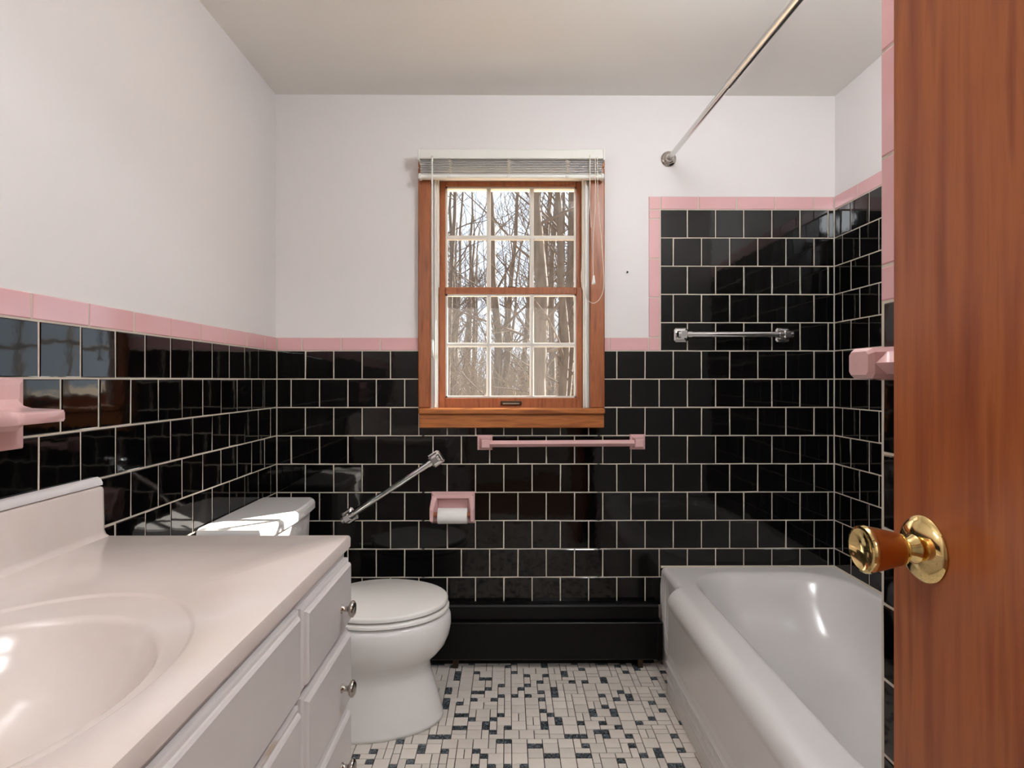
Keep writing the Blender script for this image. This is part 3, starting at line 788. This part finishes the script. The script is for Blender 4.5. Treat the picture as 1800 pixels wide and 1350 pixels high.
# ------------------------------------------------------------------ toilet paper holder and roll
PH = tag(empty('toilet_paper_holder', (-0.213, YB, 0.54)), 'pink ceramic toilet paper holder in the black tile', 'holder')
x0, x1, z0, z1 = -0.2965, -0.1295, 0.538, 0.659
bm = NB()
def fr(i, y, j=None): 
    j = i if j is None else j
    return [Vector((a, y, b_)) for a, b_ in ((x0+i, z0+j), (x1-i, z0+j), (x1-i, z1-j), (x0+i, z1-j))]
loft(bm, [fr(0, YB-0.0003), fr(0, YB-0.007), fr(0.004, YB-0.011), fr(0.010, YB-0.026), fr(0.014, YB-0.029), fr(0.020, YB-0.029, 0.021), fr(0.023, YB-0.025, 0.023), fr(0.028, YB-0.004, 0.028)])
finish('frame', bm, 'pink_ceramic', PH, False)
for s in (-1, 1):
    xc = x0+0.010 if s < 0 else x1-0.010
    bm = NB()
    rs = []
    for y, zt, zb_, hw, dx in ((YB-0.024, 0.648, 0.595, 0.010, 0.004*-s), (YB-0.036, 0.632, 0.578, 0.009, 0), (YB-0.048, 0.618, 0.560, 0.0085, 0.002*s), (YB-0.060, 0.606, 0.555, 0.008, 0.003*s), (YB-0.066, 0.600, 0.558, 0.006, 0.003*s)):
        rs.append([Vector((xc+dx+a*hw, y, b_)) for a, b_ in ((-1, zb_+.004), (-.6, zb_), (.6, zb_), (1, zb_+.004), (1, zt-.004), (.6, zt), (-.6, zt), (-1, zt-.004))])
    loft(bm, rs); finish('arm', bm, 'pink_ceramic', PH, 'angle')
bm = NB(); tube(bm, [(x0+0.012, YB-0.055, 0.582), (x1-0.012, YB-0.055, 0.582)], 0.0085, 16); sp = finish('spindle', bm, 'casing_wood', PH, 'angle'); sp['label'] = 'brown spindle'
bm = NB(); mx_ = axis_m((-0.2655, YB-0.055, 0.577), (1, 0, 0))
lathe(bm, [(0.0125, 0), (0.029, 0), (0.0295, 0.001), (0.0295, 0.1095), (0.029, 0.1105), (0.0125, 0.1105), (0.0125, 0)], mx_, 32)
tag(finish('toilet_paper_roll', bm, 'paper', None, 'angle'), 'thin white toilet paper roll on the pink holder', 'paper roll')

# nail left in the wall
bm = NB(); lathe(bm, [(0, -0.012), (0.0012, -0.012), (0.0012, 0.004), (0.0036, 0.004), (0.0036, 0.0055), (0, 0.006)], axis_m((0.4617, YB+T, 1.509), (0, -1, 0)), 12)
tag(finish('nail', bm, 'dark_hole', None, True), 'small dark nail in the white wall right of the window', 'nail')

# ------------------------------------------------------------------ shower curtain rod
CR = tag(empty('shower_curtain_rod', (0.64, 1.57, 1.9)), 'metal shower curtain rod running above the bathtub edge', 'curtain rod')
A = Vector((0.6224, YB+T, 1.949)); B = Vector((0.648, YP-T, 1.924)); D = (B-A).normalized()
bm = NB(); tube(bm, [A+D*0.01, A+D*0.62], 0.0098, 24); finish('inner_tube', bm, 'old_chrome', CR, 'angle')
bm = NB(); tube(bm, [A+D*0.60, B-D*0.01], 0.0122, 24); finish('outer_tube', bm, 'old_chrome', CR, 'angle')
for p, d in ((A, D), (B, -D)):
    bm = NB(); lathe(bm, [(0.0, 0.0005), (0.029, 0.0005), (0.030, 0.003), (0.027, 0.007), (0.022, 0.009), (0.020, 0.013), (0.017, 0.015), (0.0155, 0.026), (0.0135, 0.028), (0.0, 0.028)], axis_m(p, (0, math.copysign(1, d.y), 0)), 32)
    finish('flange', bm, 'nickel', CR, 'angle')

# ------------------------------------------------------------------ open door
DRX = 0.470
DR = tag(empty('door_1', (DRX+0.018, -0.045, 0)), 'open reddish-brown flush wood door with a brass knob', 'door', kind='structure')
bm = box(NB(), DRX, DRX+0.035, -0.045, 0.7165, 0.008, 2.035, bev=0.0015, seg=1)
finish('leaf', bm, 'door_wood', DR)
KM = axis_m((DRX-0.0003, 0.6625, 0.899), (-1, 0, 0))
bm = NB(); lathe(bm, [(0, 0), (0.0372, 0), (0.0378, 0.002), (0.036, 0.005), (0.030, 0.0085), (0.021, 0.0115), (0.0165, 0.0125), (0.0155, 0.0145), (0.0135, 0.017), (0.0115, 0.021), (0.0125, 0.025), (0, 0.025)], KM, 48)
rose = finish('knob_rose', bm, 'brass', DR, 'angle')
bm = NB(); lathe(bm, [(0, 0.0255), (0.0165, 0.0255), (0.018, 0.027), (0.0185, 0.031), (0, 0.031)], KM, 48)
kn = finish('knob', bm, 'brass', DR, 'angle')
bm = NB(); lathe(bm, [(0.0183, 0.031), (0.0205, 0.040), (0.0235, 0.052), (0.0255, 0.063), (0.0255, 0.0645), (0, 0.0645)], KM, 48)
o = finish('knob_grip', bm, 'copper', kn, 'angle'); o['label'] = 'amber brown knob body'
bm = NB(); lathe(bm, [(0.0255, 0.0648), (0.0268, 0.066), (0.0268, 0.069), (0.0255, 0.0715), (0.0228, 0.0722), (0.020, 0.0705), (0.012, 0.0675), (0, 0.0665), ], KM, 48)
finish('knob_face', bm, 'brass', kn, 'angle')
bm = NB(); box(bm, DRX+0.006, DRX+0.029, 0.7164, 0.7175, 0.868, 0.930); finish('latch_plate', bm, 'brass', DR)
# door frame
bm = NB()
box(bm, DX0, DX0+0.018, YF-0.125, YF+0.002, 0, DZ-0.001); box(bm, DX1-0.006, DX1, YF-0.125, YF-0.002, 0, DZ-0.001); box(bm, DX0, DX1, YF-0.125, YF+0.002, DZ-0.018, DZ-0.0005)
tag(finish('trim_1', bm, 'casing_wood'), 'wooden jamb lining the doorway behind the camera', 'door frame', kind='structure')

# ------------------------------------------------------------------ added fill lamps, all out of view, and the hall behind the camera
VL = tag(empty('vanity_fill_light', (XL, 0.45, 1.80)), 'added three-globe fill light bar, out of view, on the left wall above the sink', 'lamp')  # unseen light bar, added to brighten the door and tub apron
bm = box(NB(), XL-T+0.0005, XL+0.035, 0.16, 0.74, 1.765, 1.845, bev=0.006); finish('back_bar', bm, 'old_chrome', VL)
for y in (0.26, 0.45, 0.64):
    bm = NB(); lathe(bm, [(0.026, 0), (0.028, 0.02), (0.024, 0.024), (0, 0.024)], axis_m((XL+0.035, y, 1.805), (1, 0, 0)), 24); finish('socket', bm, 'chrome', VL, 'angle')
    bm = NB(); bmesh.ops.create_uvsphere(bm, u_segments=24, v_segments=12, radius=0.055, matrix=Matrix.Translation((XL+0.035+0.078, y, 1.805))); finish('globe', bm, 'vanity_fill_glow', VL, True)

CL = tag(empty('ceiling_fill_lamp', (0.54, 1.05, ZC)), 'added round white globe fill lamp, out of view, between the door and the bathtub', 'lamp')  # unseen globe, added to brighten the tub, floor and right side
bm = NB(); lathe(bm, [(0, 0), (0.07, 0), (0.07, 0.012), (0.05, 0.03), (0.045, 0.07), (0, 0.07)], axis_m((0.54, 1.05, ZC-0.0004), (0, 0, -1)), 32); finish('fill_holder', bm, 'nickel', CL, 'angle')
bm = NB(); bmesh.ops.create_uvsphere(bm, u_segments=32, v_segments=16, radius=0.085, matrix=Matrix.Translation((0.54, 1.05, ZC-0.145))); finish('fill_globe', bm, 'globe_fill_glow', CL, True)

HY0, HY1 = -1.9, YF-0.12
def st(name, label, cat, material, *b_):
    bm = box(NB(), *b_); return tag(finish(name, bm, material), label, cat, kind='structure')
st('floor_hall', 'wooden hall floor behind the camera', 'floor', 'dark_wood', -1.6, 1.6, HY0, -0.1001, -0.1, -0.002)
st('ceiling_hall', 'hall ceiling behind the camera', 'ceiling', 'ceiling_paint', -1.6, 1.6, HY0, HY1-0.0005, 2.3, 2.4)
st('wall_hall_left', 'left hall wall behind the camera', 'wall', 'hall_paint', -1.7, -1.6, HY0, HY1-0.0005, -0.1, 2.4)
st('wall_hall_right', 'right hall wall behind the camera', 'wall', 'hall_paint', 1.6, 1.7, HY0, HY1-0.0005, -0.1, 2.4)
st('wall_hall_back', 'hall wall facing the bathroom doorway', 'wall', 'hall_paint', -1.7, 1.7, HY0-0.1, HY0, -0.1, 2.4)
bm = NB(); box(bm, -1.6, DX0, HY1-0.02, HY1-0.0005, -0.1, 2.3); box(bm, DX1, 1.6, HY1-0.02, HY1-0.0005, -0.1, 2.3); box(bm, DX0, DX1, HY1-0.02, HY1-0.0005, DZ, 2.3)
tag(finish('wall_hall_front', bm, 'hall_paint'), 'hall side of the bathroom doorway wall', 'wall', kind='structure')
HL = tag(empty('hall_fill_lamp', (0.6, -1.1, 2.3)), 'added round frosted fill lamp in the hall behind the camera', 'lamp')  # unseen lamp, added as fill through the doorway
bm = NB(); lathe(bm, [(0, 0), (0.14, 0), (0.14, 0.02), (0, 0.02)], axis_m((0.6, -1.1, 2.2996), (0, 0, -1)), 32); finish('fill_base', bm, 'old_chrome', HL, 'angle')
bm = NB(); lathe(bm, [(0.13, 0.0205), (0.125, 0.05), (0.08, 0.085), (0, 0.095)], axis_m((0.6, -1.1, 2.2996), (0, 0, -1)), 32); finish('fill_dome', bm, 'hall_fill_glow', HL, True)

# ------------------------------------------------------------------ the woods outside
bm = NB(); box(bm, -2.6, 2.9, YB+0.125, 2.86, 2.02, 2.05); box(bm, -2.6, 2.9, 2.84, 2.865, 2.005, 2.17)
tag(finish('roof_eave', bm, 'muntin_white'), 'roof eave overhanging the window outside', 'eave', kind='structure')
bm = NB(); box(bm, -2.6, XL-0.15, YB+T, YB+0.12, -0.6, 2.05); box(bm, XR+0.15, 2.9, YB+T, YB+0.12, -0.6, 2.05)
tag(finish('wall_outside', bm, 'vinyl'), 'outer house wall beside the bathroom', 'wall', kind='structure')
bm = box(NB(), -60, 60, 2.6, 110, -0.9, -0.6)
tag(finish('woodland_ground', bm, 'leaf_litter'), 'leaf-covered woodland ground outside the window', 'ground', kind='structure')
rt = random.Random(5)
def limb(bm, p, d, L, r_, depth):
    pts = [Vector(p)]; dd = Vector(d).normalized(); ns = 4 if depth else 3
    for k in range(ns):
        dd = (dd + Vector((rt.gauss(0, .13), rt.gauss(0, .13), rt.gauss(0.04, .1)))).normalized()
        pts.append(pts[-1]+dd*L/ns)
    rr = [r_*(1-0.8*k/ns) for k in range(ns+1)]
    tube(bm, pts, rr, 4 if depth < 2 else 5, caps=False)
    if depth:
        for k in range(rt.randint(3, 5) if depth > 1 else rt.randint(3, 4)):
            t = rt.uniform(0.25, 1.0); i = min(int(t*ns), ns-1); q = pts[i].lerp(pts[i+1], t*ns-i)
            a = rt.uniform(0, 6.283)
            nd = (dd*0.8 + Vector((math.cos(a), math.sin(a)*0.6, rt.uniform(0.0, 0.6)))*0.8).normalized()
            limb(bm, q, nd, L*rt.uniform(0.35, 0.6), r_*0.42, depth-1)
def tree(x, y, h, r_, lean, nb):
    t = tag(empty('bare_tree', (x, y, -0.62)), 'bare grey-brown winter tree in the woods outside the window', 'tree', 'bare trees outside the window')
    bm = NB(); pts = []; rr = []
    for k in range(9):
        f = k/8
        pts.append(Vector((x+lean*h*f+rt.gauss(0, .05)*(k > 0), y+rt.gauss(0, .05), -0.62+h*f))); rr.append(r_*(1.15-0.85*f))
    tube(bm, pts, rr, 8); finish('trunk', bm, 'bark', t, True)
    bm = NB()
    for k in range(nb):
        f = rt.uniform(0.08, 0.62); i = int(f*8); q = pts[i].lerp(pts[i+1], f*8-i)
        a = rt.uniform(0, 6.283)
        limb(bm, q, (math.cos(a), 0.5*math.sin(a), rt.uniform(0.35, 1.3)), rt.uniform(0.16, 0.30)*h, r_*rt.uniform(0.16, 0.30), 2)
    o = finish('branches', bm, 'twig', t); o['kind'] = 'stuff'
spots = []
for k in range(72):
    D_ = 9+34*(k/71)**0.9
    x = rt.uniform(-0.24, 0.25)*D_
    spots.append((x, D_))
for x, D_ in spots:
    tree(x, D_+2.3, rt.uniform(9, 14), rt.uniform(0.05, 0.125)*(1+D_*0.012), rt.gauss(0.03, 0.05), 12 if D_ < 30 else 8)
# undergrowth: saplings and brush nobody could count
bm = NB()
for k in range(1500):
    D_ = rt.uniform(14, 46); x = rt.uniform(-0.3, 0.3)*D_; h = rt.uniform(1.2, 3.4)+D_*0.035
    pts = [Vector((x, D_, -0.62))]; d = Vector((rt.gauss(0, .16), rt.gauss(0, .1), 1)).normalized()
    for q in range(4):
        d = (d+Vector((rt.gauss(0, .16), rt.gauss(0, .1), 0))).normalized(); pts.append(pts[-1]+d*h/4)
    r0_ = rt.uniform(0.010, 0.028)
    tube(bm, pts, [r0_*(1-.2*q) for q in range(5)], 3, caps=False)
    for q in range(4):
        i = rt.randint(1, 3); e_ = pts[i]+Vector((rt.gauss(0, .5), rt.gauss(0, .3), rt.uniform(0.1, 0.9)))
        tube(bm, [pts[i], e_], [r0_*.5, r0_*.2], 3, caps=False)
tag(finish('undergrowth', bm, 'brush', None, False, False), 'tangle of pale brown brush between the trees outside', 'brush', kind='stuff')
